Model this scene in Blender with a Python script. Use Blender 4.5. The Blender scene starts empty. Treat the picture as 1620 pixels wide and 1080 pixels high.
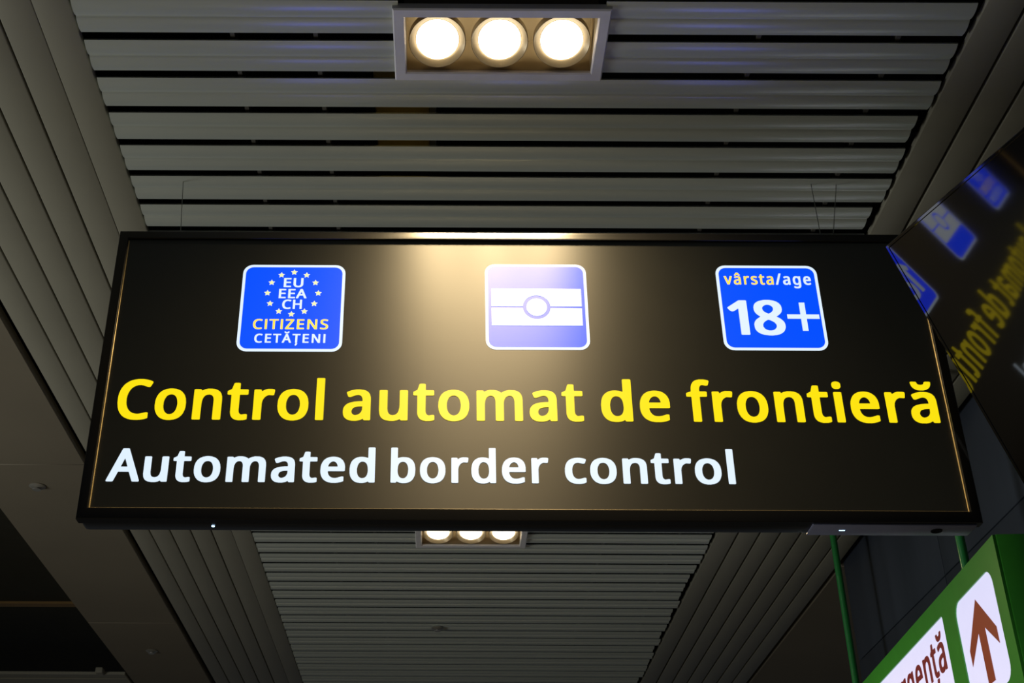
import bpy, bmesh, math, random
from mathutils import Vector, Matrix

random.seed(7)
scene = bpy.context.scene
COL = scene.collection

# ------------------------------------------------------------------ camera
EYE = 1.60                       # height of the camera above the floor
PITCH = math.atan(1168 / 2036)   # the camera looks up at about 30 degrees
cam_data = bpy.data.cameras.new('camera')
cam_data.sensor_fit = 'HORIZONTAL'
cam_data.sensor_width = 36.0
cam_data.lens = 2036 / 1620 * 36.0
cam_data.shift_x = 110 / 1620
cam_data.clip_start = 0.02
cam = bpy.data.objects.new('camera', cam_data)
COL.objects.link(cam)
cam.matrix_world = (Matrix.Translation((0, 0, EYE))
                    @ Matrix.Rotation(math.radians(90) + PITCH, 4, 'X')
                    @ Matrix.Rotation(0.0045, 4, 'Z'))
scene.camera = cam

# ------------------------------------------------------------------ world, large lights, exposure
world = bpy.data.worlds.new('hall_air')
scene.world = world
world.use_nodes = True
bg = world.node_tree.nodes['Background']
bg.inputs['Color'].default_value = (0.75, 0.86, 1.0, 1)
bg.inputs['Strength'].default_value = 0.04

# fill light from the left, set into an added unseen window (added_window below)
WIN = (-4.2, 2.1, 3.2, 0.8, 2.4)     # x, y0, y1, z0, z1
fill = bpy.data.lights.new('left_fill', 'AREA')
fill.shape = 'RECTANGLE'
fill.size, fill.size_y = WIN[2] - WIN[1], WIN[4] - WIN[3]
fill.energy = 60
fill.color = (0.98, 1.0, 0.94)
fill_o = bpy.data.objects.new('left_fill', fill)
COL.objects.link(fill_o)
fill_o.location = (WIN[0] + 0.01, (WIN[1] + WIN[2]) / 2, (WIN[3] + WIN[4]) / 2)
fill_o.rotation_euler = (math.radians(90), 0, math.radians(-90))

scene.view_settings.view_transform = 'Standard'
scene.view_settings.look = 'None'
scene.view_settings.gamma = 1.0
scene.view_settings.use_curve_mapping = False
scene.view_settings.exposure = 0.0

# ------------------------------------------------------------------ helpers
def mat(name, color, rough=0.5, metal=0.0, spec=0.5, emit=None, strength=0.0,
        var=0.06, scale=14.0, bump=0.0, stretch=(1, 1, 1)):
    m = bpy.data.materials.new(name)
    m.use_nodes = True
    nt = m.node_tree
    b = nt.nodes['Principled BSDF']
    b.inputs['Roughness'].default_value = rough
    b.inputs['Metallic'].default_value = metal
    b.inputs['Specular IOR Level'].default_value = spec
    tc = nt.nodes.new('ShaderNodeTexCoord')
    mp = nt.nodes.new('ShaderNodeMapping')
    mp.inputs['Scale'].default_value = stretch
    nz = nt.nodes.new('ShaderNodeTexNoise')
    nz.inputs['Scale'].default_value = scale
    nz.inputs['Detail'].default_value = 4
    nt.links.new(tc.outputs['Object'], mp.inputs['Vector'])
    nt.links.new(mp.outputs['Vector'], nz.inputs['Vector'])
    rp = nt.nodes.new('ShaderNodeValToRGB')
    lo = [max(0, c * (1 - var)) for c in color]
    hi = [min(1, c * (1 + var)) for c in color]
    rp.color_ramp.elements[0].position = 0.3
    rp.color_ramp.elements[1].position = 0.7
    rp.color_ramp.elements[0].color = (*lo, 1)
    rp.color_ramp.elements[1].color = (*hi, 1)
    nt.links.new(nz.outputs['Fac'], rp.inputs['Fac'])
    nt.links.new(rp.outputs['Color'], b.inputs['Base Color'])
    if bump:
        bp = nt.nodes.new('ShaderNodeBump')
        bp.inputs['Strength'].default_value = bump
        bp.inputs['Distance'].default_value = 0.002
        nt.links.new(nz.outputs['Fac'], bp.inputs['Height'])
        nt.links.new(bp.outputs['Normal'], b.inputs['Normal'])
    if emit:
        b.inputs['Emission Color'].default_value = (*emit, 1)
        b.inputs['Emission Strength'].default_value = strength
    return m

def link(name, mesh, material, parent=None):
    o = bpy.data.objects.new(name, mesh)
    if material and not mesh.materials:
        mesh.materials.append(material)
    COL.objects.link(o)
    if parent:
        o.parent = parent
    return o

def bm_obj(name, bm, material, parent=None, smooth=None):
    bmesh.ops.recalc_face_normals(bm, faces=bm.faces)
    me = bpy.data.meshes.new(name)
    bm.to_mesh(me)
    bm.free()
    if smooth is not None:
        me.polygons.foreach_set('use_smooth', [True] * len(me.polygons))
        me.set_sharp_from_angle(angle=math.radians(smooth))
    return link(name, me, material, parent)

def tag(o, label=None, cat=None, group=None, kind=None):
    if label: o['label'] = label
    if cat: o['category'] = cat
    if group: o['group'] = group
    if kind: o['kind'] = kind
    return o

def empty(name, loc=(0, 0, 0)):
    o = bpy.data.objects.new(name, None)
    o.empty_display_size = 0.1
    COL.objects.link(o)
    o.location = loc
    return o

def add_box(bm, x0, x1, y0, y1, z0, z1, bevel=0.0, seg=1):
    v = [bm.verts.new(p) for p in ((x0, y0, z0), (x1, y0, z0), (x1, y1, z0), (x0, y1, z0),
                                   (x0, y0, z1), (x1, y0, z1), (x1, y1, z1), (x0, y1, z1))]
    fs = [bm.faces.new([v[i] for i in f]) for f in
          ((0, 3, 2, 1), (4, 5, 6, 7), (0, 1, 5, 4), (1, 2, 6, 5), (2, 3, 7, 6), (3, 0, 4, 7))]
    if bevel:
        es = {e for f in fs for e in f.edges}
        bmesh.ops.bevel(bm, geom=list(es), offset=bevel, segments=seg, affect='EDGES', profile=0.5)

def box(name, x0, x1, y0, y1, z0, z1, m, parent=None, bevel=0.0, seg=1):
    bm = bmesh.new()
    add_box(bm, x0, x1, y0, y1, z0, z1, bevel, seg)
    return bm_obj(name, bm, m, parent, smooth=40 if bevel else None)

def add_lathe(bm, prof, n=32, centre=(0, 0, 0), close=False):
    """profile of (radius, z) turned about the z axis through centre"""
    rings = []
    for r, z in prof:
        if r < 1e-6:
            rings.append([bm.verts.new((centre[0], centre[1], centre[2] + z))])
        else:
            rings.append([bm.verts.new((centre[0] + r * math.cos(2 * math.pi * i / n),
                                        centre[1] + r * math.sin(2 * math.pi * i / n),
                                        centre[2] + z)) for i in range(n)])
    pairs = list(zip(rings, rings[1:])) + ([(rings[-1], rings[0])] if close else [])
    for a, b in pairs:
        for i in range(n):
            j = (i + 1) % n
            if len(a) == 1 and len(b) == 1: continue
            if len(a) == 1: bm.faces.new((a[0], b[j], b[i]))
            elif len(b) == 1: bm.faces.new((a[i], a[j], b[0]))
            else: bm.faces.new((a[i], a[j], b[j], b[i]))

def lathe(name, prof, m, parent=None, n=32, centre=(0, 0, 0), close=False):
    bm = bmesh.new()
    add_lathe(bm, prof, n, centre, close)
    return bm_obj(name, bm, m, parent, smooth=35)

def tube(name, pts, r, m, parent=None, n=10):
    bm = bmesh.new()
    rings = []
    pts = [Vector(p) for p in pts]
    for i, p in enumerate(pts):
        t = (pts[min(i + 1, len(pts) - 1)] - pts[max(i - 1, 0)]).normalized()
        a = t.orthogonal().normalized()
        b = t.cross(a)
        rings.append([bm.verts.new(p + r * (math.cos(2 * math.pi * k / n) * a + math.sin(2 * math.pi * k / n) * b)) for k in range(n)])
    for a, b in zip(rings, rings[1:]):
        for k in range(n):
            bm.faces.new((a[k], a[(k + 1) % n], b[(k + 1) % n], b[k]))
    bm.faces.new(rings[0]); bm.faces.new(rings[-1])
    return bm_obj(name, bm, m, parent, smooth=50)

def extrude_x(name, prof, x0, x1, m, parent=None):
    """closed (y, z) profile extruded along x"""
    bm = bmesh.new()
    a = [bm.verts.new((x0, y, z)) for y, z in prof]
    b = [bm.verts.new((x1, y, z)) for y, z in prof]
    n = len(prof)
    for i in range(n):
        bm.faces.new((a[i], a[(i + 1) % n], b[(i + 1) % n], b[i]))
    bm.faces.new(a); bm.faces.new(b)
    return bm_obj(name, bm, m, parent, smooth=28)

def frame_sweep(name, w, h, prof, m, parent=None):
    """profile of (inset, depth) swept round the rectangle 0..w, 0..h in local x/z; depth runs along y"""
    bm = bmesh.new()
    rings = [[bm.verts.new(p) for p in ((i, d, i), (w - i, d, i), (w - i, d, h - i), (i, d, h - i))] for i, d in prof]
    n = len(rings)
    for k in range(n):
        a, b = rings[k], rings[(k + 1) % n]
        for j in range(4):
            bm.faces.new((a[j], a[(j + 1) % 4], b[(j + 1) % 4], b[j]))
    return bm_obj(name, bm, m, parent, smooth=25)

def rounded(x0, x1, z0, z1, r, n=6):
    pts = []
    for cx, cz, a0 in ((x1 - r, z1 - r, 0), (x0 + r, z1 - r, 90), (x0 + r, z0 + r, 180), (x1 - r, z0 + r, 270)):
        for k in range(n + 1):
            a = math.radians(a0 + 90 * k / n)
            pts.append((cx + r * math.cos(a), cz + r * math.sin(a)))
    return pts

def circle(cx, cz, r, n=40, rz=None):
    rz = rz or r
    return [(cx + r * math.cos(2 * math.pi * k / n), cz + rz * math.sin(2 * math.pi * k / n)) for k in range(n)]

def flat_shape(name, loops, thick, m, parent=None, y=0.0):
    """closed outlines in local x/z, holes cut out, extruded by thick towards -y from the plane y"""
    cu = bpy.data.curves.new(name, 'CURVE')
    cu.dimensions = '2D'
    cu.fill_mode = 'BOTH'
    cu.extrude = thick / 2
    for lp in loops:
        sp = cu.splines.new('POLY')
        sp.points.add(len(lp) - 1)
        for p, (x, z) in zip(sp.points, lp):
            p.co = (x, z, 0, 1)
        sp.use_cyclic_u = True
    tmp = bpy.data.objects.new(name, cu)
    COL.objects.link(tmp)
    dg = bpy.context.evaluated_depsgraph_get()
    me = bpy.data.meshes.new_from_object(tmp.evaluated_get(dg))
    me.materials.clear()
    bpy.data.objects.remove(tmp)
    bpy.data.curves.remove(cu)
    me.transform(Matrix.Translation((0, y - thick / 2, 0)) @ Matrix.Rotation(math.radians(90), 4, 'X'))
    me.name = name
    return link(name, me, m, parent)

# letter outlines, cap height 1000 units: character -> (advance, outlines)
GLYPHS = {
    'c': (746, ['427,-12 515,-13 558,-9 635,6 693,30 703,46 703,157 691,170 648,174 538,142 468,133 412,145 365,175 338,206 318,246 305,288 297,332 297,425 305,472 318,514 335,549 357,577 388,603 415,616 482,626 612,596 648,596 677,606 699,657 715,701 716,721 708,732 678,744 625,759 542,773 468,776 385,769 295,746 255,729 205,698 161,654 138,622 104,552 84,463 80,348 84,288 98,224 128,149 167,97 205,61 252,31 325,4 388,-9']),
    'C': (959, ['552,-12 653,-13 733,-6 820,10 880,29 888,36 891,46 890,160 877,171 837,175 667,140 620,137 577,140 503,156 457,179 419,208 377,256 349,304 326,367 316,418 309,523 320,603 336,660 371,730 405,775 450,812 507,842 567,858 633,862 700,850 797,817 837,811 876,819 893,845 929,918 931,940 920,954 863,977 777,999 680,1012 553,1012 457,998 380,977 323,951 242,896 212,867 177,822 144,768 121,714 103,651 92,587 88,523 92,412 114,297 139,230 171,173 233,100 307,48 390,14 477,-6']),
    'o': (921, ['423,-12 505,-13 602,2 678,29 725,57 768,96 797,132 818,168 849,253 860,320 860,434 843,530 817,596 785,644 738,693 698,721 665,737 588,763 515,773 468,776 415,773 322,756 252,728 208,700 157,651 123,596 99,536 84,463 80,348 91,262 113,195 152,126 208,67 255,35 338,2', '455,131 418,140 385,157 354,186 334,214 318,246 304,294 297,342 297,415 301,453 316,507 352,575 382,603 415,619 438,626 488,629 522,621 552,606 580,584 605,552 623,514 636,472 646,405 646,361 639,304 625,253 605,210 582,179 552,155 525,141 482,131']),
    'n': (940, ['149,2 297,1 320,5 330,14 332,393 339,467 354,524 379,572 417,607 457,623 514,630 567,616 600,587 614,565 624,537 632,489 632,27 637,9 650,3 684,0 804,0 837,9 842,24 842,202 842,502 835,581 810,654 770,705 704,746 644,764 570,773 477,774 447,769 387,756 320,727 314,731 302,753 277,760 164,761 137,757 125,750 122,737 122,27 127,9']),
    't': (580, ['349,-12 464,-9 517,0 554,12 563,20 565,30 565,116 559,135 534,142 504,142 434,130 410,131 394,138 372,154 356,176 347,205 342,243 343,619 357,627 520,627 550,633 558,647 557,746 547,755 524,760 350,762 343,772 342,800 342,902 336,918 297,926 220,926 190,919 179,905 132,768 29,717 25,654 27,641 37,632 60,627 120,626 131,616 132,199 137,157 153,103 183,58 220,26 277,2']),
    'r': (652, ['149,2 294,0 319,5 329,11 332,27 332,412 345,479 362,518 383,549 407,576 454,607 494,621 594,615 619,619 629,626 645,715 644,753 630,764 580,773 474,774 430,766 384,751 320,716 313,721 306,750 280,760 160,761 135,756 125,750 122,731 122,24 128,8']),
    'l': (435, ['149,2 297,1 324,7 331,18 332,1036 326,1052 305,1059 157,1060 130,1054 123,1043 122,24 128,8']),
    'a': (860, ['304,-12 396,-13 462,-3 512,10 569,39 577,36 590,8 616,0 726,0 749,5 757,11 761,27 761,533 756,587 734,657 696,706 636,744 569,763 482,773 389,772 266,750 169,713 153,701 152,676 184,600 196,585 222,579 249,580 372,623 419,632 452,632 489,623 516,605 537,577 550,536 554,488 542,476 459,474 342,463 236,439 171,409 152,397 109,356 80,307 68,237 68,195 80,129 102,85 134,49 186,16 236,-1', '369,128 329,141 299,169 284,208 285,234 292,259 312,292 332,310 352,320 419,339 472,344 542,347 552,342 547,262 527,211 492,170 456,147 409,132']),
    'u': (940, ['384,-12 465,-13 505,-9 565,4 635,32 642,30 653,8 682,0 802,0 825,5 835,14 836,743 825,755 799,760 665,760 632,751 627,733 627,374 623,320 604,234 589,202 562,170 542,154 515,141 455,130 399,141 360,170 335,221 324,297 322,746 312,755 282,760 152,760 119,751 114,733 114,243 129,148 155,93 172,70 202,42 242,20 282,5']),
    'm': (1384, ['149,2 297,1 320,5 330,14 332,412 343,495 363,553 387,587 424,615 470,629 507,628 544,613 573,584 591,540 599,495 599,27 605,8 637,0 767,0 797,5 807,14 809,422 813,476 829,533 854,578 890,610 927,625 970,630 1014,618 1042,594 1062,559 1075,511 1078,460 1079,164 1079,24 1085,8 1117,0 1247,0 1274,5 1285,18 1285,508 1278,588 1259,648 1248,667 1219,705 1174,738 1107,763 1067,770 937,773 847,753 802,734 750,703 704,734 670,750 640,760 567,773 470,774 434,769 387,758 320,730 314,733 302,753 280,760 150,760 127,752 122,731 122,24 128,8']),
    'd': (935, ['393,-12 472,-13 525,-5 568,5 632,33 640,30 653,8 682,0 798,0 825,6 833,17 833,1045 822,1058 795,1063 665,1063 635,1058 627,1052 624,1042 623,963 623,756 618,741 535,766 442,776 368,772 298,757 272,746 205,708 162,667 138,635 118,596 94,526 80,415 84,294 94,234 108,186 132,135 173,81 202,54 245,26 305,2', '448,131 418,137 382,154 354,179 334,208 317,243 301,307 297,415 316,507 347,571 378,604 415,624 442,629 472,629 502,623 542,606 580,565 602,517 616,456 623,355 619,304 604,237 575,183 545,156 528,147 492,135']),
    'e': (864, ['443,-12 542,-13 608,-6 688,10 762,36 770,43 773,52 772,167 758,177 715,180 592,143 525,133 455,137 425,146 398,157 362,185 327,230 305,291 302,331 318,337 765,337 798,344 806,358 806,482 792,558 778,594 749,647 723,679 662,727 608,753 568,763 515,772 455,776 398,772 332,760 298,750 242,723 195,689 175,668 150,638 124,593 98,530 85,463 80,358 84,297 91,259 102,218 125,164 155,119 180,90 205,68 255,36 325,7 405,-9', '312,475 306,482 307,495 329,549 357,587 395,616 428,629 468,632 502,622 542,593 559,571 579,530 588,488 582,475']),
    'f': (556, ['181,2 326,0 351,5 361,11 364,27 365,619 379,627 522,628 546,634 553,645 554,740 546,754 516,761 382,761 368,766 368,817 380,868 402,904 416,915 436,923 469,923 542,908 592,914 606,935 628,998 631,1020 627,1033 612,1043 549,1059 499,1066 382,1066 316,1052 272,1035 224,1001 183,944 169,906 158,852 151,763 139,755 42,725 26,712 24,648 30,635 59,628 142,627 153,616 154,24 160,8']),
    'i': (435, ['149,2 297,1 324,7 331,18 332,737 326,753 305,759 157,761 131,754 123,744 122,24 129,8', '189,839 254,838 284,843 317,861 336,887 342,909 342,960 332,989 307,1013 264,1028 217,1031 167,1022 139,1008 119,982 113,954 112,922 121,883 147,854']),
    'ă': (860, ['304,-12 396,-13 462,-3 512,10 569,39 577,36 590,8 616,0 726,0 749,5 757,11 761,27 761,533 756,587 734,657 696,706 636,744 569,763 482,773 389,772 266,750 169,713 153,701 152,676 184,600 196,585 222,579 249,580 372,623 419,632 452,632 489,623 516,605 537,577 550,536 554,488 542,476 459,474 342,463 236,439 171,409 152,397 109,356 80,307 68,237 68,195 80,129 102,85 134,49 186,16 236,-1', '369,128 329,141 299,169 284,208 285,234 292,259 312,292 332,310 352,320 419,339 472,344 542,347 552,342 547,262 527,211 492,170 456,147 409,132', '394,813 482,812 562,829 622,860 649,882 671,912 691,953 700,1001 699,1020 686,1030 662,1034 582,1034 549,1029 537,1020 517,978 499,964 480,956 432,952 379,960 356,980 338,1023 322,1031 216,1034 190,1029 181,1023 178,1001 190,943 207,905 236,870 292,834 342,819']),
    'A': (969, ['30,2 178,0 215,11 328,284 338,295 351,296 645,295 654,285 768,11 781,4 808,0 945,0 977,8 983,24 976,53 780,537 593,992 581,999 555,1003 431,1003 399,995 374,947 6,43 3,24 6,11', '405,447 397,451 397,460 488,689 495,693 500,689 521,636 588,463 589,451 575,446']),
    'b': (935, ['479,-12 590,-10 667,9 724,36 764,65 806,113 843,183 857,224 868,281 875,383 872,456 861,523 844,581 824,622 787,673 744,711 684,745 657,756 594,769 487,773 424,765 337,742 332,756 332,889 332,1039 326,1055 294,1063 160,1063 134,1058 123,1045 123,17 130,6 154,0 264,0 292,8 305,33 314,37 387,3', '500,132 460,136 420,152 406,160 377,192 349,256 336,316 332,380 343,488 354,530 370,564 386,584 414,608 447,623 490,630 534,625 564,612 580,601 610,571 639,514 655,450 659,396 651,297 635,240 613,195 570,152 530,135']),
    'E': (853, ['166,2 744,0 774,5 784,15 785,129 782,139 774,145 744,150 367,150 357,153 352,164 355,441 370,446 717,446 747,451 755,457 759,467 755,584 744,591 717,595 364,596 353,603 352,635 352,833 360,849 747,850 774,855 784,864 785,982 777,993 757,998 180,1000 154,996 142,989 139,970 139,24 145,8']),
    'U': (1098, ['509,-12 581,-13 647,-9 741,10 807,37 864,73 908,116 943,167 968,227 982,284 986,335 985,982 974,994 944,999 811,999 787,994 779,988 776,969 776,377 768,310 750,249 722,205 667,161 604,140 567,137 521,140 447,164 407,192 377,230 352,291 342,364 342,969 339,988 327,995 291,999 164,999 141,994 132,988 129,969 129,339 134,284 156,202 196,129 231,89 281,51 327,26 381,7 467,-9']),
    'H': (1112, ['166,2 317,1 340,5 351,15 352,432 357,443 374,446 774,443 779,428 780,14 790,5 820,0 954,1 977,5 985,11 989,30 988,982 977,995 947,1000 814,999 790,995 782,989 779,973 779,613 774,598 374,596 357,598 352,610 352,973 349,989 337,996 300,1000 174,999 150,995 142,989 139,970 139,24 145,8']),
    'I': (413, ['135,2 289,1 316,7 324,18 324,976 318,992 298,998 143,999 116,993 108,982 108,24 114,8']),
    'T': (853, ['357,2 509,1 535,7 543,18 545,843 562,850 819,851 845,857 853,868 853,979 850,989 842,995 812,1000 515,1000 55,1000 29,995 18,982 17,871 20,861 29,855 59,850 315,850 329,842 330,24 337,8']),
    'Z': (875, ['83,2 794,0 821,4 833,11 836,132 831,144 821,149 791,153 344,153 333,155 329,161 815,864 823,887 823,976 818,991 781,1000 121,1000 88,996 76,989 73,868 76,858 85,852 118,847 534,847 545,845 549,839 61,132 56,113 57,18 64,7']),
    'N': (1138, ['166,2 307,1 334,7 341,18 339,638 344,655 354,648 380,609 784,11 797,4 834,0 980,0 1006,5 1015,11 1019,30 1019,973 1014,991 997,997 854,1000 827,995 817,985 815,368 810,348 800,355 784,378 371,989 357,996 320,1000 177,1000 151,995 142,989 139,970 139,24 145,8']),
    'S': (843, ['344,-12 429,-13 523,-2 609,20 666,47 716,83 750,122 774,167 790,234 791,323 781,370 761,415 731,453 683,492 633,521 386,625 338,660 311,701 302,746 307,772 319,800 336,822 356,838 399,856 459,862 519,855 676,812 716,815 730,826 767,921 767,943 762,953 719,971 636,995 559,1008 496,1012 393,1012 323,1001 259,983 209,960 162,928 132,896 107,854 92,807 88,708 95,663 114,612 145,568 189,526 251,488 453,408 509,378 539,356 557,335 573,300 577,253 556,202 523,169 473,146 423,137 366,137 283,149 136,190 103,189 78,179 74,55 83,38 176,7 259,-6']),
    'Ă': (969, ['30,2 178,0 215,11 328,284 338,295 351,296 645,295 654,285 768,11 781,4 808,0 945,0 977,8 983,24 976,53 780,537 593,992 581,999 555,1003 431,1003 399,995 374,947 6,43 3,24 6,11', '405,447 397,451 397,460 488,689 495,693 500,689 521,636 588,463 589,451 575,446', '466,1049 548,1051 601,1063 641,1078 681,1103 706,1126 730,1161 743,1192 752,1237 751,1259 738,1270 705,1274 628,1273 598,1267 589,1259 577,1227 561,1210 541,1198 515,1193 468,1191 428,1200 408,1218 391,1260 378,1270 355,1273 265,1273 241,1268 231,1259 230,1234 241,1183 260,1141 291,1105 328,1079 348,1071 405,1055']),
    'Ț': (853, ['330,-294 425,-295 449,-289 462,-278 509,-211 543,-151 564,-96 565,-52 559,-44 540,-39 399,-38 373,-42 363,-49 336,-154 304,-246 307,-284', '357,2 509,1 535,7 543,18 545,843 562,851 819,851 845,857 853,868 853,980 850,989 842,995 812,1000 515,1000 55,1000 29,995 18,983 17,871 20,862 29,856 59,851 315,850 329,843 330,25 337,9']),
    'v': (786, ['313,2 478,0 505,5 516,15 795,712 798,747 791,754 771,760 621,761 595,756 585,750 430,346 408,290 401,286 395,293 230,731 218,752 185,761 45,761 15,756 5,747 8,715 278,34 291,9']),
    'â': (860, ['304,-12 396,-13 462,-3 512,10 569,39 577,36 590,8 616,0 726,0 749,5 757,11 761,27 761,533 756,587 734,657 696,706 636,744 569,763 482,773 389,772 266,750 169,713 153,701 152,676 184,600 196,585 222,579 249,580 372,623 419,632 452,632 489,623 516,605 537,577 550,536 554,488 542,476 459,474 342,463 236,439 171,409 152,397 109,356 80,307 68,237 68,195 80,129 102,85 134,49 186,16 236,-1', '369,128 329,141 299,169 284,208 285,234 292,259 312,292 332,310 352,320 419,339 472,344 542,347 552,342 547,262 527,211 492,170 456,147 409,132', '188,813 292,811 322,816 436,896 446,894 505,848 556,816 589,811 682,811 706,815 716,820 720,829 718,861 646,936 595,991 548,1055 536,1064 502,1069 372,1069 346,1065 329,1055 270,978 165,864 161,851 162,826 169,818']),
    's': (745, ['284,-12 393,-13 436,-10 499,1 553,16 609,45 654,84 679,123 693,164 698,234 692,278 673,324 646,356 623,376 566,409 329,508 298,533 284,555 283,577 301,606 333,624 366,632 443,629 579,589 613,590 639,600 679,686 681,708 675,721 596,750 523,766 459,773 393,776 306,770 216,748 163,723 133,700 106,673 82,625 74,571 79,510 89,477 113,442 146,411 193,382 389,301 443,274 470,253 488,221 489,208 483,186 453,150 419,135 369,127 336,127 276,138 136,183 106,183 79,175 74,160 74,58 80,39 156,10 213,-3']),
    '/': (595, ['44,2 189,1 215,7 227,18 593,957 597,976 594,989 570,998 425,999 399,993 387,982 21,46 19,14 25,7']),
    'g': (935, ['380,-319 538,-317 622,-301 662,-288 732,-247 772,-208 802,-157 815,-122 826,-74 833,9 833,744 825,755 798,761 682,761 653,754 642,731 635,728 562,758 505,770 408,774 358,770 292,755 235,728 170,674 143,633 117,588 91,505 80,403 80,359 91,254 111,184 120,162 162,95 200,56 242,29 295,5 355,-7 392,-12 488,-12 558,2 612,21 622,15 616,-45 595,-98 562,-138 532,-159 502,-170 448,-178 362,-170 288,-154 225,-130 195,-124 158,-127 143,-135 140,-252 146,-268 182,-284 228,-298 292,-310', '455,129 422,135 388,150 343,193 318,241 309,273 300,311 296,384 297,426 305,473 320,521 337,556 358,584 395,614 428,627 463,629 505,621 538,605 569,579 592,543 612,489 619,451 623,324 610,247 598,217 576,181 555,161 528,144 492,133']),
    '1': (875, ['408,2 553,1 579,7 587,18 587,979 579,993 553,999 413,997 396,990 306,923 138,798 129,785 128,769 136,753 192,686 226,675 273,681 366,752 376,755 380,750 381,24 387,8']),
    '8': (875, ['402,-12 483,-13 583,0 650,20 703,47 747,80 780,119 803,164 818,218 822,272 817,323 808,358 791,393 741,453 690,492 643,520 636,530 694,574 738,616 761,647 775,676 787,730 788,778 783,822 773,857 734,918 680,961 603,994 507,1012 390,1012 357,1007 263,984 212,959 170,929 141,896 119,857 105,797 106,717 126,651 167,592 240,530 243,523 147,450 121,421 93,377 77,329 72,288 76,205 88,157 110,116 139,81 180,49 207,34 287,4', '420,128 360,144 330,164 312,183 285,234 282,288 303,342 320,365 353,397 423,437 461,428 522,396 571,358 601,313 611,284 611,259 606,234 591,199 557,161 527,143 490,132 460,127', '447,612 390,639 348,673 324,708 312,752 316,781 324,803 352,838 390,861 420,870 443,872 467,871 497,863 538,842 563,810 574,784 578,756 569,711 543,672 500,634 463,614']),
    '+': (875, ['380,150 501,149 527,153 536,160 540,176 540,408 545,423 781,426 808,432 816,443 816,542 813,551 805,557 775,562 555,563 543,567 539,819 533,831 511,838 391,839 365,835 356,828 353,812 353,580 348,566 108,562 81,556 74,545 73,446 76,437 85,431 115,426 338,425 350,421 353,169 359,157']),
    'ț': (580, ['239,-294 334,-295 357,-290 371,-281 418,-214 454,-147 474,-96 479,-77 477,-52 470,-44 452,-39 307,-38 281,-42 272,-49 251,-138 212,-249 215,-284', '339,-10 430,-12 514,-1 557,13 564,21 565,37 565,117 560,132 527,141 420,130 394,137 374,152 357,175 347,203 342,241 343,617 357,624 520,625 550,631 558,645 557,747 547,756 524,761 354,762 343,769 342,795 342,903 336,919 300,927 220,927 194,922 179,906 133,769 34,722 27,712 25,696 26,645 32,633 60,625 120,624 131,613 132,203 137,158 148,114 180,61 218,28 277,2']),
}

for _ch, (_adv, _polys) in list(GLYPHS.items()):
    GLYPHS[_ch] = (_adv / 1000, [[tuple(int(q) / 1000 for q in p.split(',')) for p in s.split()] for s in _polys])

def text_loops(s, x0, x1, z0, cap, track=0.0):
    """outlines of a word, one list of loops per letter; fitted to x0..x1, or set at natural width ending at x1 when x0 is None"""
    pen, word = 0.0, []
    for ch in s:
        adv, polys = GLYPHS[ch]
        word.append([[(pen + x, z) for x, z in p] for p in polys])
        pen += adv + track
    xs_ = [x for g in word for l in g for x, z in l]
    lo, hi = min(xs_), max(xs_)
    if x0 is None:
        k = cap * 0.92
        x0 = x1 - (hi - lo) * k
    else:
        k = (x1 - x0) / (hi - lo)
    return [[[(x0 + (x - lo) * k, z0 + z * cap) for x, z in l] for l in g] for g in word]

def letters(name, word, thick, m, parent, y):
    for g in word:
        flat_shape(name, g, thick, m, parent, y)

# ------------------------------------------------------------------ materials
M = {}
M['slat'] = mat('painted_aluminium_slat', (0.64, 0.68, 0.62), 0.31, 0.25, 0.9, var=0.03, scale=5, stretch=(0.4, 6, 1))
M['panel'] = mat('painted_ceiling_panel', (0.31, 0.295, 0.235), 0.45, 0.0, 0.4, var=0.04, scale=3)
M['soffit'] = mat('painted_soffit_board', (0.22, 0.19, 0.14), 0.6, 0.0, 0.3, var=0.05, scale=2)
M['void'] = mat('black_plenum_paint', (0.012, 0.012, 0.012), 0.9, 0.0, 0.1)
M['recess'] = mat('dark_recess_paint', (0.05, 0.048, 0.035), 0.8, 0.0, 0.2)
M['galv'] = mat('galvanised_rail', (0.45, 0.44, 0.40), 0.45, 0.6)
M['rail'] = mat('dull_carrier_rail', (0.10, 0.095, 0.085), 0.6)
M['brass'] = mat('yellow_chromated_steel', (0.90, 0.66, 0.20), 0.45, 0.0)
M['floor'] = mat('polished_terrazzo', (0.085, 0.082, 0.075), 0.25, 0.0, 0.5, var=0.25, scale=60)
M['wall'] = mat('dark_blue_wall_cladding', (0.055, 0.066, 0.09), 0.36, 0.0, 0.5, var=0.15, scale=2, stretch=(1, 4, .5))
M['plaster'] = mat('painted_plaster', (0.4, 0.39, 0.36), 0.8)
M['joint'] = mat('black_joint', (0.006, 0.006, 0.007), 0.9, 0.0, 0.1)
M['brown'] = mat('brown_trim', (0.30, 0.18, 0.06), 0.5)
M['white_frame'] = mat('white_lamp_frame', (0.80, 0.78, 0.80), 0.4)
M['lamp_box'] = mat('lamp_box_metal', (0.30, 0.24, 0.15), 0.4, 0.3)
M['ring'] = mat('gimbal_ring_metal', (0.34, 0.27, 0.17), 0.35, 0.3)
M['lamp'] = mat('lit_lamp_lens', (1, 0.9, 0.7), 0.3, emit=(1.0, 0.86, 0.60), strength=4.5)
M['casing'] = mat('black_display_casing', (0.012, 0.012, 0.012), 0.28, 0.0, 0.5)
M['bezel'] = mat('black_display_bezel', (0.006, 0.006, 0.006), 0.28, 0.0, 0.5)
M['sheen'] = mat('blue_sheen_tint', (0.24, 0.255, 0.38), 0.3)  # bluish sheen of the casing underside, put into the colour
M['trim'] = mat('gold_edge_glint', (0.66, 0.52, 0.26), 0.42, 0.3)  # reflection on the bezel's inner edge, put into the colour
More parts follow.
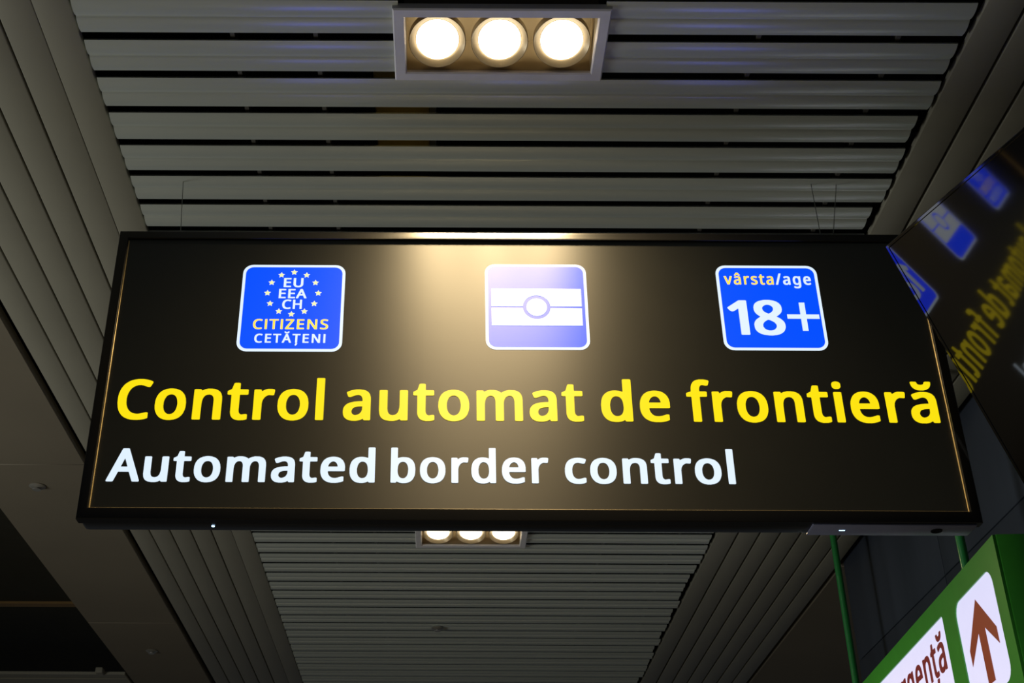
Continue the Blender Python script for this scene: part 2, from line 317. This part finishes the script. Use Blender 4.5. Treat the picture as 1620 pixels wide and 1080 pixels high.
M['trim_dark'] = mat('dim_edge_glint', (0.16, 0.13, 0.075), 0.45, 0.3)  # same inner edge, coloured for a fainter reflection
M['screen'] = mat('black_display_glass', (0.006, 0.0065, 0.006), 0.52, 0.0, 0.5, emit=(0.010, 0.011, 0.009), strength=0.2)
M['yellow'] = mat('lit_yellow_pixels', (0.05, 0.04, 0.0), 0.52, emit=(0.96, 0.76, 0.005), strength=1.0)
M['white'] = mat('lit_white_pixels', (0.05, 0.05, 0.05), 0.52, emit=(0.72, 0.86, 1.0), strength=1.02)
M['pale'] = mat('lit_pale_yellow_pixels', (0.05, 0.05, 0.03), 0.52, emit=(0.85, 0.88, 0.45), strength=1.0)
M['cream'] = mat('lit_cream_pixels', (0.05, 0.05, 0.02), 0.52, emit=(0.97, 0.78, 0.09), strength=1.0)
M['blue'] = mat('lit_blue_pixels', (0.0, 0.01, 0.05), 0.52, emit=(0.0, 0.031, 1.0), strength=2.4)
M['led'] = mat('blue_white_led', (0.5, 0.6, 0.8), 0.3, emit=(0.45, 0.7, 1.0), strength=2.5)
M['glass'] = mat('glossy_black_glass', (0.0005, 0.0005, 0.0006), 0.05, 0.0, 0.5)
M['glass'].node_tree.nodes['Principled BSDF'].inputs['IOR'].default_value = 1.9
M['green'] = mat('green_sign_paint', (0.06, 0.42, 0.04), 0.3, 0.0, 0.5)
M['rod'] = mat('green_rod_paint', (0.03, 0.30, 0.07), 0.25, 0.0, 0.5)
M['acrylic'] = mat('backlit_white_acrylic', (0.7, 0.7, 0.75), 0.3, emit=(0.62, 0.62, 0.92), strength=0.9)
M['red'] = mat('dark_red_film', (0.19, 0.025, 0.02), 0.4, emit=(0.16, 0.012, 0.018), strength=0.45)
M['red_brown'] = mat('rust_red_film', (0.24, 0.045, 0.015), 0.4, emit=(0.22, 0.025, 0.01), strength=0.45)
M['cable'] = mat('steel_cable', (0.10, 0.11, 0.10), 0.4, 0.5)
M['chrome'] = mat('dull_chrome', (0.55, 0.53, 0.48), 0.35, 0.7)

# the matte film on the display stretches highlights vertically
for k in ('screen', 'yellow', 'white', 'pale', 'cream', 'blue'):
    nt = M[k].node_tree
    b = nt.nodes['Principled BSDF']
    b.inputs['Roughness'].default_value = 0.47
    b.inputs['Anisotropic'].default_value = 0.62
    cv = nt.nodes.new('ShaderNodeCombineXYZ')
    cv.inputs[2].default_value = 1.0
    nt.links.new(cv.outputs[0], b.inputs['Tangent'])

CEIL = 3.60

# ------------------------------------------------------------------ the setting
tag(box('floor', -10, 6, -8, 14, -0.1, 0.0, M['floor']), kind='structure')

ceiling = tag(empty('ceiling', (0, 0, CEIL)), 'grey slatted metal ceiling with smooth long edge panels', kind='structure')
def cpart(o):
    o.parent = ceiling
    o.matrix_parent_inverse = Matrix.Translation((0, 0, -CEIL))
    return o

# unseen left wall, put in to carry the added window and its fill light
wl = tag(empty('wall_left', (-4.35, 0, 0)), 'plain plaster wall added beyond the left edge to hold the window', kind='structure')
for y0, y1, z0, z1 in ((-8, WIN[1], 0, CEIL + 0.4), (WIN[2], 9.5, 0, CEIL + 0.4), (WIN[1], WIN[2], 0, WIN[3]), (WIN[1], WIN[2], WIN[4], CEIL + 0.4)):
    box('wall_piece', -0.1, 0.0, y0, y1, z0, z1, M['plaster'], wl)
wf = tag(empty('added_window', (-4.35, WIN[1], WIN[3])), 'unseen window added in the left wall around the fill light', kind='structure')
ww, wh = WIN[2] - WIN[1], WIN[4] - WIN[3]
for y in (0, ww / 3 - 0.02, ww * 2 / 3 - 0.02, ww - 0.04):
    box('mullion', -0.07, -0.02, y, y + 0.04, 0.041, wh - 0.041, M['white_frame'], wf)
for z in (0, wh - 0.04):
    box('rail', -0.07, -0.02, 0, ww, z, z + 0.04, M['white_frame'], wf)

# concrete deck above the slats, painted black
cpart(box('ceiling_deck', -10, 6, -1, 14, 4.25, 4.4, M['void']))

# slats run across the hall; profile with two shallow flutes and turned-up edges
PITCH_S, GAP = 0.1240, 0.0245
SW = PITCH_S - GAP
def slat_profile():
    h = SW / 2
    low = []
    for c in (-h / 2, h / 2):
        for k in range(9):
            t = -1 + 2 * k / 8
            low.append((c + t * (h / 2 - 0.0045), -0.0040 * (1 - t * t)))
    pts = [(-h, 0.0015)] + low[:9] + [(-0.0018, 0.0022), (0.0018, 0.0022)] + low[9:] + [(h, 0.0015)]
    pts += [(h - 0.001, 0.006), (-h + 0.001, 0.006)]
    return pts
PROF = slat_profile()
SX0, SX1 = -0.800, 1.143
LAMPS = [(0.125, 2.150), (0.125, 5.140)]
LW, LD = 0.236, 0.114          # half size of a lamp frame
full_mesh = {}
def slat(y, x0, x1, key):
    if key in full_mesh:
        o = link('slat', full_mesh[key], M['slat'])
    else:
        o = extrude_x('slat', PROF, 0, x1 - x0, M['slat'])
        full_mesh[key] = o.data
    o.location = (x0, y, CEIL)
    return cpart(o)
G0 = 2.137                      # a gap between two slats
for k in range(-5, 47):
    y = G0 + (k + 0.5) * PITCH_S
    hit = [l for l in LAMPS if abs(y - l[1]) < LD - 0.02]
    end = SX1 + random.choice((-0.009, 0.0, 0.005))
    if hit:
        slat(y, SX0, hit[0][0] - LW + 0.012, 'a')
        slat(y, hit[0][0] + LW - 0.012, SX1, 'b')
    else:
        slat(y, SX0, end, 'full%.3f' % end)

# carrier rails above the slats, seen through the gaps
for x in (-0.47, -0.285, 0.70, 1.01):
    cpart(box('carrier_rail', x - 0.005, x + 0.005, 1.3, 8.0, CEIL + 0.012, CEIL + 0.04, M['rail']))

# long panels either side of the slats
def long_panel(x0, x1, y0, y1, z=CEIL, m='panel'):
    bm = bmesh.new()
    add_box(bm, x0, x1, y0, y1, z, z + 0.02, 0.003, 2)
    return cpart(bm_obj('edge_panel', bm, M[m], None, smooth=40))
xs = [-0.803, -0.885, -0.970, -1.057, -1.144, -1.231, -1.314]
for i, (a, b) in enumerate(zip(xs, xs[1:])):
    g = 0.0015 if i == 0 else (0.0002 if i == 1 else 0.0025)
    long_panel(b + (0.0002 if i == 0 else 0.0025), a - g, 1.2, 8.1)
xr = [1.155, 1.247, 1.338, 1.424, 1.510, 1.596, 1.682, 1.768]
for i, (a, b) in enumerate(zip(xr, xr[1:])):
    long_panel(a + 0.004, b - 0.004, 1.2, 8.1, CEIL - 0.004)
# black backing above the joints of the long panels
cpart(box('joint_backing', -1.33, -0.81, 1.2, 8.1, CEIL + 0.03, CEIL + 0.04, M['joint']))
cpart(box('joint_backing', 1.15, 1.78, 1.2, 8.1, CEIL + 0.03, CEIL + 0.04, M['joint']))
# smooth soffit boards beyond the panels
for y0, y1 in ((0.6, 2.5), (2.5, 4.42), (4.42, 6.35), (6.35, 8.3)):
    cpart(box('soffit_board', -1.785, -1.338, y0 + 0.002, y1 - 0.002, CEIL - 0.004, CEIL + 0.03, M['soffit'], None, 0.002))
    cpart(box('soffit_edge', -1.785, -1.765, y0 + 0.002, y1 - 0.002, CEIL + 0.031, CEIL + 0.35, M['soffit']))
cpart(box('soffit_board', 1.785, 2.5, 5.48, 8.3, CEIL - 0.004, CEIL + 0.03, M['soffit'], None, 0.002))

# dark recess left of the soffit: black ceiling, brown trim, pale cross beam
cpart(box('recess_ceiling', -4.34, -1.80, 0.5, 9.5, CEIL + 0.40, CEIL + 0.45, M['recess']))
cpart(box('brown_trim', -4.34, -1.80, 7.23, 7.29, CEIL + 0.385, CEIL + 0.399, M['brown']))
beam = cpart(box('cross_beam', -4.34, -1.80, 7.38, 7.95, CEIL - 0.01, CEIL + 0.012, M['panel'], None, 0.004))
box('beam_lip', -4.34, -1.80, 7.30, 7.379, CEIL - 0.006, CEIL + 0.01, M['panel'], beam)
box('bracket', -1.955, -1.915, 7.24, 7.299, CEIL - 0.012, CEIL + 0.02, M['panel'], beam, 0.003)

# dark clad wall on the right
wall = tag(empty('wall_right', (1.79, 3.8, 0)), 'dark blue glossy clad wall on the right', kind='structure')
def wpart(o):
    o.parent = wall
    o.matrix_parent_inverse = Matrix.Translation((-1.79, -3.8, 0))
    return o
wpart(box('wall_core', 1.81, 2.2, 2.2, 5.46, 0.0, CEIL + 0.02, M['joint']))
for y0, y1 in ((2.2, 3.302), (3.306, 4.376), (4.380, 5.46)):
    for z0, z1 in ((0.01, 1.596), (1.60, 3.160), (3.164, CEIL + 0.015)):
        wpart(box('wall_panel', 1.79, 1.809, y0, y1, z0, z1, M['wall'], None, 0.003, 2))

# ------------------------------------------------------------------ triple downlights
def downlight(y, label):
    cx = LAMPS[0][0]
    t = tag(empty('triple_downlight', (cx, y, CEIL)), label, 'ceiling light', 'triple downlights set into the slats')
    def L(o): return o
    # frame (flat ring with bevelled edges), built in local coordinates
    bm = bmesh.new()
    prof = [(0.0, 0.004), (0.0, -0.010), (0.003, -0.013), (0.024, -0.013), (0.027, -0.010), (0.027, 0.004)]
    rings = [[bm.verts.new(p) for p in ((-LW + i, -LD + i, d), (LW - i, -LD + i, d), (LW - i, LD - i, d), (-LW + i, LD - i, d))] for i, d in prof]
    for k in range(len(rings)):
        a, b = rings[k], rings[(k + 1) % len(rings)]
        for j in range(4):
            bm.faces.new((a[j], a[(j + 1) % 4], b[(j + 1) % 4], b[j]))
    bm_obj('frame', bm, M['white_frame'], t, smooth=30)
    # recessed box, open below
    bm = bmesh.new()
    wi, di, h = LW - 0.0275, LD - 0.0275, 0.085
    add_box(bm, -wi - 0.003, wi + 0.003, -di - 0.003, di + 0.003, -0.004, h + 0.003)
    bm.faces.ensure_lookup_table()
    bot = min(bm.faces, key=lambda f: f.calc_center_median().z)
    bm.faces.remove(bot)
    r2 = bmesh.new()
    add_box(bm, -wi, wi, -di, di, -0.004, h)
    bot = [f for f in bm.faces if f.calc_center_median().z < -0.003]
    for f in bot: bm.faces.remove(f)
    r2.free()
    me = bpy.data.meshes.new('lamp_box'); bm.to_mesh(me); bm.free()
    link('lamp_box', me, M['lamp_box'], t)
    for i in (-1, 0, 1):
        c = (i * 0.1395, 0.0, 0.0)
        tilt = (math.radians(-20), 0, 0)          # the lamp heads are tipped towards the viewer
        pos = (c[0], 0.018, 0.024)
        o = lathe('gimbal_ring', [(0.0610, -0.0085), (0.0625, -0.0100), (0.0640, -0.0085), (0.0640, 0.012), (0.0530, 0.014), (0.0490, 0.0035), (0.0520, -0.0015)],
                  M['ring'], t, 48, close=True)
        o.location, o.rotation_euler = pos, tilt
        o = lathe('lamp_lens', [(0.0, -0.0075), (0.025, -0.0060), (0.0480, 0.0), (0.0480, 0.0030), (0.0, 0.0030)], M['lamp'], t, 48)
        o.location, o.rotation_euler = pos, tilt
        s = bpy.data.lights.new('bulb', 'SPOT')
        s.energy = 72
        s.color = (1.0, 0.74, 0.39)
        s.spot_size = math.radians(140)
        s.spot_blend = 0.9
        s.shadow_soft_size = 0.045
        so = bpy.data.objects.new('bulb', s)
        COL.objects.link(so)
        so.parent = t
        so.location = (c[0], 0, -0.006)
        so.rotation_euler = (math.radians(-10), 0, 0)
    return t
downlight(LAMPS[0][1], 'near triple downlight in a white frame at the top, above the black display')
downlight(LAMPS[1][1], 'farther triple downlight half hidden behind the bottom edge of the black display')

# yellow bracket plate and lamp driver lying above the slats next to the downlight
drv = tag(empty('metal_box', (-0.10, 2.46, CEIL + 0.04)), 'yellowish metal box glimpsed between the slats just behind the near downlight', 'box')
box('case', -0.065, 0.065, -0.16, 0.20, 0.0, 0.05, M['brass'], drv, 0.004)
box('end_cap', 0.066, 0.082, -0.16, 0.20, 0.002, 0.045, M['galv'], drv, 0.002)
tube('lead', [(-0.03, -0.16, 0.03), (-0.032, -0.175, 0.032), (-0.06, -0.178, 0.02)], 0.006, M['joint'], drv)

# ------------------------------------------------------------------ sprinklers on soffit and slats
def sprinkler(x, y, z, label):
    t = tag(empty('sprinkler', (x, y, z)), label, 'sprinkler', 'ceiling sprinklers')
    lathe('rosette', [(0, 0.0), (0.030, 0.0), (0.032, -0.003), (0.024, -0.008), (0.012, -0.010), (0, -0.010)], M['chrome'], t, 28)
    lathe('nozzle', [(0, -0.011), (0.008, -0.011), (0.007, -0.015), (0.0, -0.015)], M['chrome'], t, 16)
    lathe('deflector', [(0, -0.0152), (0.016, -0.0152), (0.016, -0.0172), (0, -0.0172)], M['chrome'], t, 20)
sprinkler(-1.571, 4.62, CEIL - 0.0041, 'sprinkler head on soffit left of the display corner')
sprinkler(-1.555, 6.83, CEIL - 0.0041, 'farther sprinkler head on soffit near bottom edge')
sprinkler(-0.019, 6.40, CEIL - 0.0066, 'sprinkler head among the slats below the far downlight')

# ------------------------------------------------------------------ main display
DX0, DX1, DZ0, DZ1, DY = -0.728, 1.077, 2.565, 3.258, 2.390
W, H = DX1 - DX0, DZ1 - DZ0
disp = tag(empty('display_sign', (DX0, DY, DZ0)),
           'wide black hanging display showing yellow headline over white subtitle and three blue icons', 'sign')
# local frame: x right, y away from the viewer, z up, origin at the lower left front corner
bm = bmesh.new()
add_box(bm, 0.003, W - 0.003, 0.012, 0.074, 0.001, H - 0.003, 0.008, 3)
bm_obj('casing', bm, M['casing'], disp, smooth=40)
frame_sweep('bezel', W, H, [(0.0, 0.030), (0.0, 0.0068), (0.0012, 0.0054), (0.0190, 0.0004), (0.0215, 0.0006), (0.0225, 0.0025), (0.0225, 0.030)], M['bezel'], disp)
for x0, x1 in ((0.0226, 0.0243), (W - 0.0243, W - 0.0226)):
    box('side_glint', x0, x1, 0.0045, 0.0084, 0.0226, H - 0.026, M['trim'], disp, 0.0006)  # strip painted as the glint along the bezel's inner edge
box('bottom_glint', 0.0254, W - 0.0254, 0.0055, 0.0084, 0.0226, 0.0246, M['trim_dark'], disp, 0.0006)
scr = box('screen', 0.0228, W - 0.0228, 0.0085, 0.0115, 0.0228, H - 0.0228, M['screen'], disp)
SY = 0.0085
T = 0.0004
def sx(x): return x - DX0
def sz(z): return z + EYE - DZ0
letters('headline_letter',
           text_loops('Control', sx(-0.679), sx(-0.247), sz(1.1865), 0.0935)
           + text_loops('automat', sx(-0.207), sx(0.295), sz(1.1865), 0.0935)
           + text_loops('de', sx(0.332), sx(0.476), sz(1.1865), 0.0935)
           + text_loops('frontieră', sx(0.512), sx(1.035), sz(1.1865), 0.0935), T, M['yellow'], scr, SY)
letters('subtitle_letter',
           text_loops('Automated', sx(-0.680), sx(-0.136), sz(1.0465), 0.0735)
           + text_loops('border', sx(-0.104), sx(0.217), sz(1.0465), 0.0735)
           + text_loops('control', sx(0.250), sx(0.595), sz(1.0465), 0.0735), T, M['white'], scr, SY)

def tile(name, x0, x1, z0, z1):
    t = empty(name, (0, 0, 0))
    t.parent = disp
    r = 0.022
    flat_shape('icon_border', [rounded(x0, x1, z0, z1, r)], T, M['white'], t, SY)
    b = 0.0065
    flat_shape('icon_face', [rounded(x0 + b, x1 - b, z0 + b, z1 - b, r - b * 0.8)], T, M['blue'], t, SY - T)
    w, h = x1 - x0, z1 - z0
    return t, (lambda u: x0 + u * w), (lambda v: z1 - v * h), w, h
YI = SY - 2 * T
t, U, V, w, h = tile('citizens_icon', sx(-0.442), sx(-0.2155), sz(1.3495), sz(1.5700))
stars = []
for k in range(12):
    a = math.radians(90 + 30 * k)
    cx, cz = U(0.5) + 0.246 * w * math.cos(a), V(0.335) + 0.245 * h * math.sin(a)
    pts = []
    for j in range(10):
        rr = 0.0078 if j % 2 == 0 else 0.0040
        aa = math.radians(90 + 36 * j)
        pts.append((cx + rr * math.cos(aa), cz + rr * math.sin(aa)))
    stars.append(pts)
for p in stars:
    flat_shape('star', [p], T, M['pale'], t, YI)
letters('white_letter',
           text_loops('EU', U(0.405), U(0.595), V(0.265), 0.108 * h)
           + text_loops('EEA', U(0.365), U(0.635), V(0.395), 0.108 * h)
           + text_loops('CH', U(0.405), U(0.595), V(0.520), 0.108 * h)
           + text_loops('CETĂȚENI', U(0.165), U(0.84), V(0.905), 0.100 * h, 0.10), T, M['white'], t, YI)
letters('yellow_letter', text_loops('CITIZENS', U(0.14), U(0.86), V(0.752), 0.115 * h, 0.06), T, M['cream'], t, YI)

t, U, V, w, h = tile('passport_icon', sx(0.0932), sx(0.3172), sz(1.3565), sz(1.5743))
cx, cz = U(0.5), V(0.512)
ro, ri, gap = 0.135 * w, 0.100 * w, 0.011 * h
def half_band(sgn, vfar):
    a0 = math.asin(gap / ro)
    arc = [(cx + ro * math.cos(a), cz + sgn * ro * math.sin(a)) for a in [a0 + (math.pi - 2 * a0) * k / 24 for k in range(25)]]
    return arc[::-1] and [(U(0.06), cz + sgn * gap)] + arc[::-1] + [(U(0.94), cz + sgn * gap), (U(0.94), V(vfar)), (U(0.06), V(vfar))]
flat_shape('upper_band', [half_band(1, 0.295)], T, M['white'], t, YI)
flat_shape('lower_band', [half_band(-1, 0.725)], T, M['white'], t, YI)
flat_shape('chip_disc', [circle(cx, cz, ri)], T, M['white'], t, YI)

t, U, V, w, h = tile('age_icon', sx(0.6045), sx(0.8290), sz(1.3575), sz(1.5737))
wd = text_loops('vârsta/age', U(0.075), U(0.93), V(0.232), 0.135 * h, 0.07)
letters('yellow_letter', [l for l in wd if l[0][0][0] < U(0.55)], T, M['cream'], t, YI)
letters('white_letter', [l for l in wd if l[0][0][0] >= U(0.55)]
           + text_loops('1', U(0.075), U(0.265), V(0.825), 0.405 * h)
           + text_loops('8', U(0.315), U(0.615), V(0.825), 0.405 * h)
           + [[[(U(0.645), V(0.635)), (U(0.645), V(0.585)), (U(0.775), V(0.585)), (U(0.775), V(0.445)), (U(0.83), V(0.445)),
               (U(0.83), V(0.585)), (U(0.955), V(0.585)), (U(0.955), V(0.635)), (U(0.83), V(0.635)), (U(0.83), V(0.775)),
               (U(0.775), V(0.775)), (U(0.775), V(0.635))]]], T, M['white'], t, YI)

# indicators and sensor in the underside of the casing
lathe('status_led', [(0, 0.0005), (0.0035, 0.0005), (0.003, -0.0010), (0, -0.0012)], M['led'], disp, 16, (sx(-0.460), 0.043, 0.0))
box('status_light', sx(0.799), sx(0.811), 0.040, 0.0435, -0.0042, -0.0032, M['led'], disp, 0.0005)
box('sheen_strip', sx(0.74), sx(1.068), 0.014, 0.071, -0.0035, 0.0008, M['sheen'], disp, 0.003, 2)  # added strip that carries the painted sheen at the right end
sen = lathe('sensor', [(0, -0.0006), (0.009, -0.0006), (0.011, -0.0018), (0.012, 0.0008), (0, 0.0008)], M['joint'], disp, 24, (sx(0.995), 0.041, -0.0035))
# thin suspension cables, up and back to the slats
for a, b in (((0.872, 2.452, 3.255), (0.945, 2.665, CEIL)), ((0.893, 2.452, 3.255), (1.010, 2.665, CEIL)), ((-0.603, 2.452, 3.255), (-0.668, 2.665, CEIL))):
    o = Vector((DX0, DY, DZ0))
    tube('suspension_cable', [Vector(a) - o, Vector(b) - o], 0.0009, M['cable'], disp, 6)

# ------------------------------------------------------------------ second display, angled and tilted down, its dark glass mirrors the first
n = Vector((0.8669, 0.3021, 0.3965)).normalized()
e1 = Vector((n.y, -n.x, 0)).normalized()            # along the top edge, towards the camera
e2 = (n.z * n - Vector((0, 0, 1))).normalized()     # down the slope
top = Vector((0.9435, 2.280, 1.546 + EYE))
W2, H2 = 1.25, 0.66
d2 = tag(empty('tilted_display'), 'dark glossy display tilted downwards at right, mirroring the lit sign', 'display')
rot = Matrix((e1, n, -e2)).transposed().to_4x4()
d2.matrix_world = Matrix.Translation(top + e2 * H2) @ rot
bm = bmesh.new()
add_box(bm, 0.002, W2 - 0.002, 0.008, 0.050, 0.002, H2 - 0.002, 0.006, 2)
bm_obj('casing', bm, M['casing'], d2, smooth=40)
frame_sweep('bezel', W2, H2, [(0.0, 0.020), (0.0, 0.0015), (0.0015, 0.0), (0.0065, 0.0), (0.0080, 0.0012), (0.0080, 0.020)], M['glass'], d2)
box('screen', 0.0082, W2 - 0.0082, 0.0012, 0.0075, 0.0082, H2 - 0.0082, M['glass'], d2)
for u in (0.8, 1.12):
    p = Vector((u, 0.045, H2 - 0.1))
    up = rot.inverted() @ Vector((0, 0, 1))
    tp = rot @ p + top + e2 * H2
    k = CEIL - tp.z
    tube('hanger_rod', [p, p + up * k], 0.008, M['casing'], d2)

# ------------------------------------------------------------------ green lightbox sign, hung from two rods
A = Vector((1.508, 3.307, 1.30 + EYE))
gd = Vector((-0.0506, -0.9987, 0)).normalized()     # along its face, towards the camera
gn = Vector((-gd.y, gd.x, 0))                       # into the box
GL, GH, GT = 2.0, 0.445, 0.13
gs = tag(empty('green_lightbox'), 'green hanging lightbox sign with white panels, dark red arrow and text', 'sign')
rot = Matrix((gd, gn, Vector((0, 0, 1)))).transposed().to_4x4()
gs.matrix_world = Matrix.Translation(A - gd * GL - Vector((0, 0, GH))) @ rot
bm = bmesh.new()
add_box(bm, 0, GL, 0.004, GT, 0, GH, 0.004, 2)
bm_obj('box_body', bm, M['green'], gs, smooth=40)
pr = rounded(GL - 0.408, GL - 0.070, GH - 0.375, GH - 0.070, 0.045)
pl = rounded(0.070, GL - 0.521, GH - 0.375, GH - 0.062, 0.012)
flat_shape('face_frame', [[(0.002, 0.002), (GL - 0.002, 0.002), (GL - 0.002, GH - 0.002), (0.002, GH - 0.002)], pr, pl], 0.008, M['green'], gs, 0.004)
a1 = flat_shape('arrow_panel', [rounded(GL - 0.409, GL - 0.069, GH - 0.376, GH - 0.069, 0.045)], 0.004, M['acrylic'], gs, 0.0038)
a2 = flat_shape('text_panel', [rounded(0.069, GL - 0.520, GH - 0.376, GH - 0.061, 0.012)], 0.004, M['acrylic'], gs, 0.0038)
cxa = GL - 0.233
flat_shape('arrow', [[(cxa, GH - 0.108), (cxa + 0.115, GH - 0.222), (cxa + 0.115, GH - 0.268), (cxa + 0.030, GH - 0.198), (cxa + 0.030, GH - 0.345),
                      (cxa - 0.025, GH - 0.345), (cxa - 0.025, GH - 0.198), (cxa - 0.120, GH - 0.268), (cxa - 0.120, GH - 0.222)]],
           0.0006, M['red_brown'], a1, -0.0004)
letters('letter', text_loops('urgență', None, GL - 0.565, GH - 0.212, 0.115), 0.0006, M['red'], a2, -0.0004)
for s in (0.34, 1.74):
    tube('hanging_rod', [(GL - s, GT * 0.25, GH - 0.003), (GL - s, GT * 0.25, GH + CEIL - A.z - 0.001)], 0.0135, M['rod'], gs, 14)
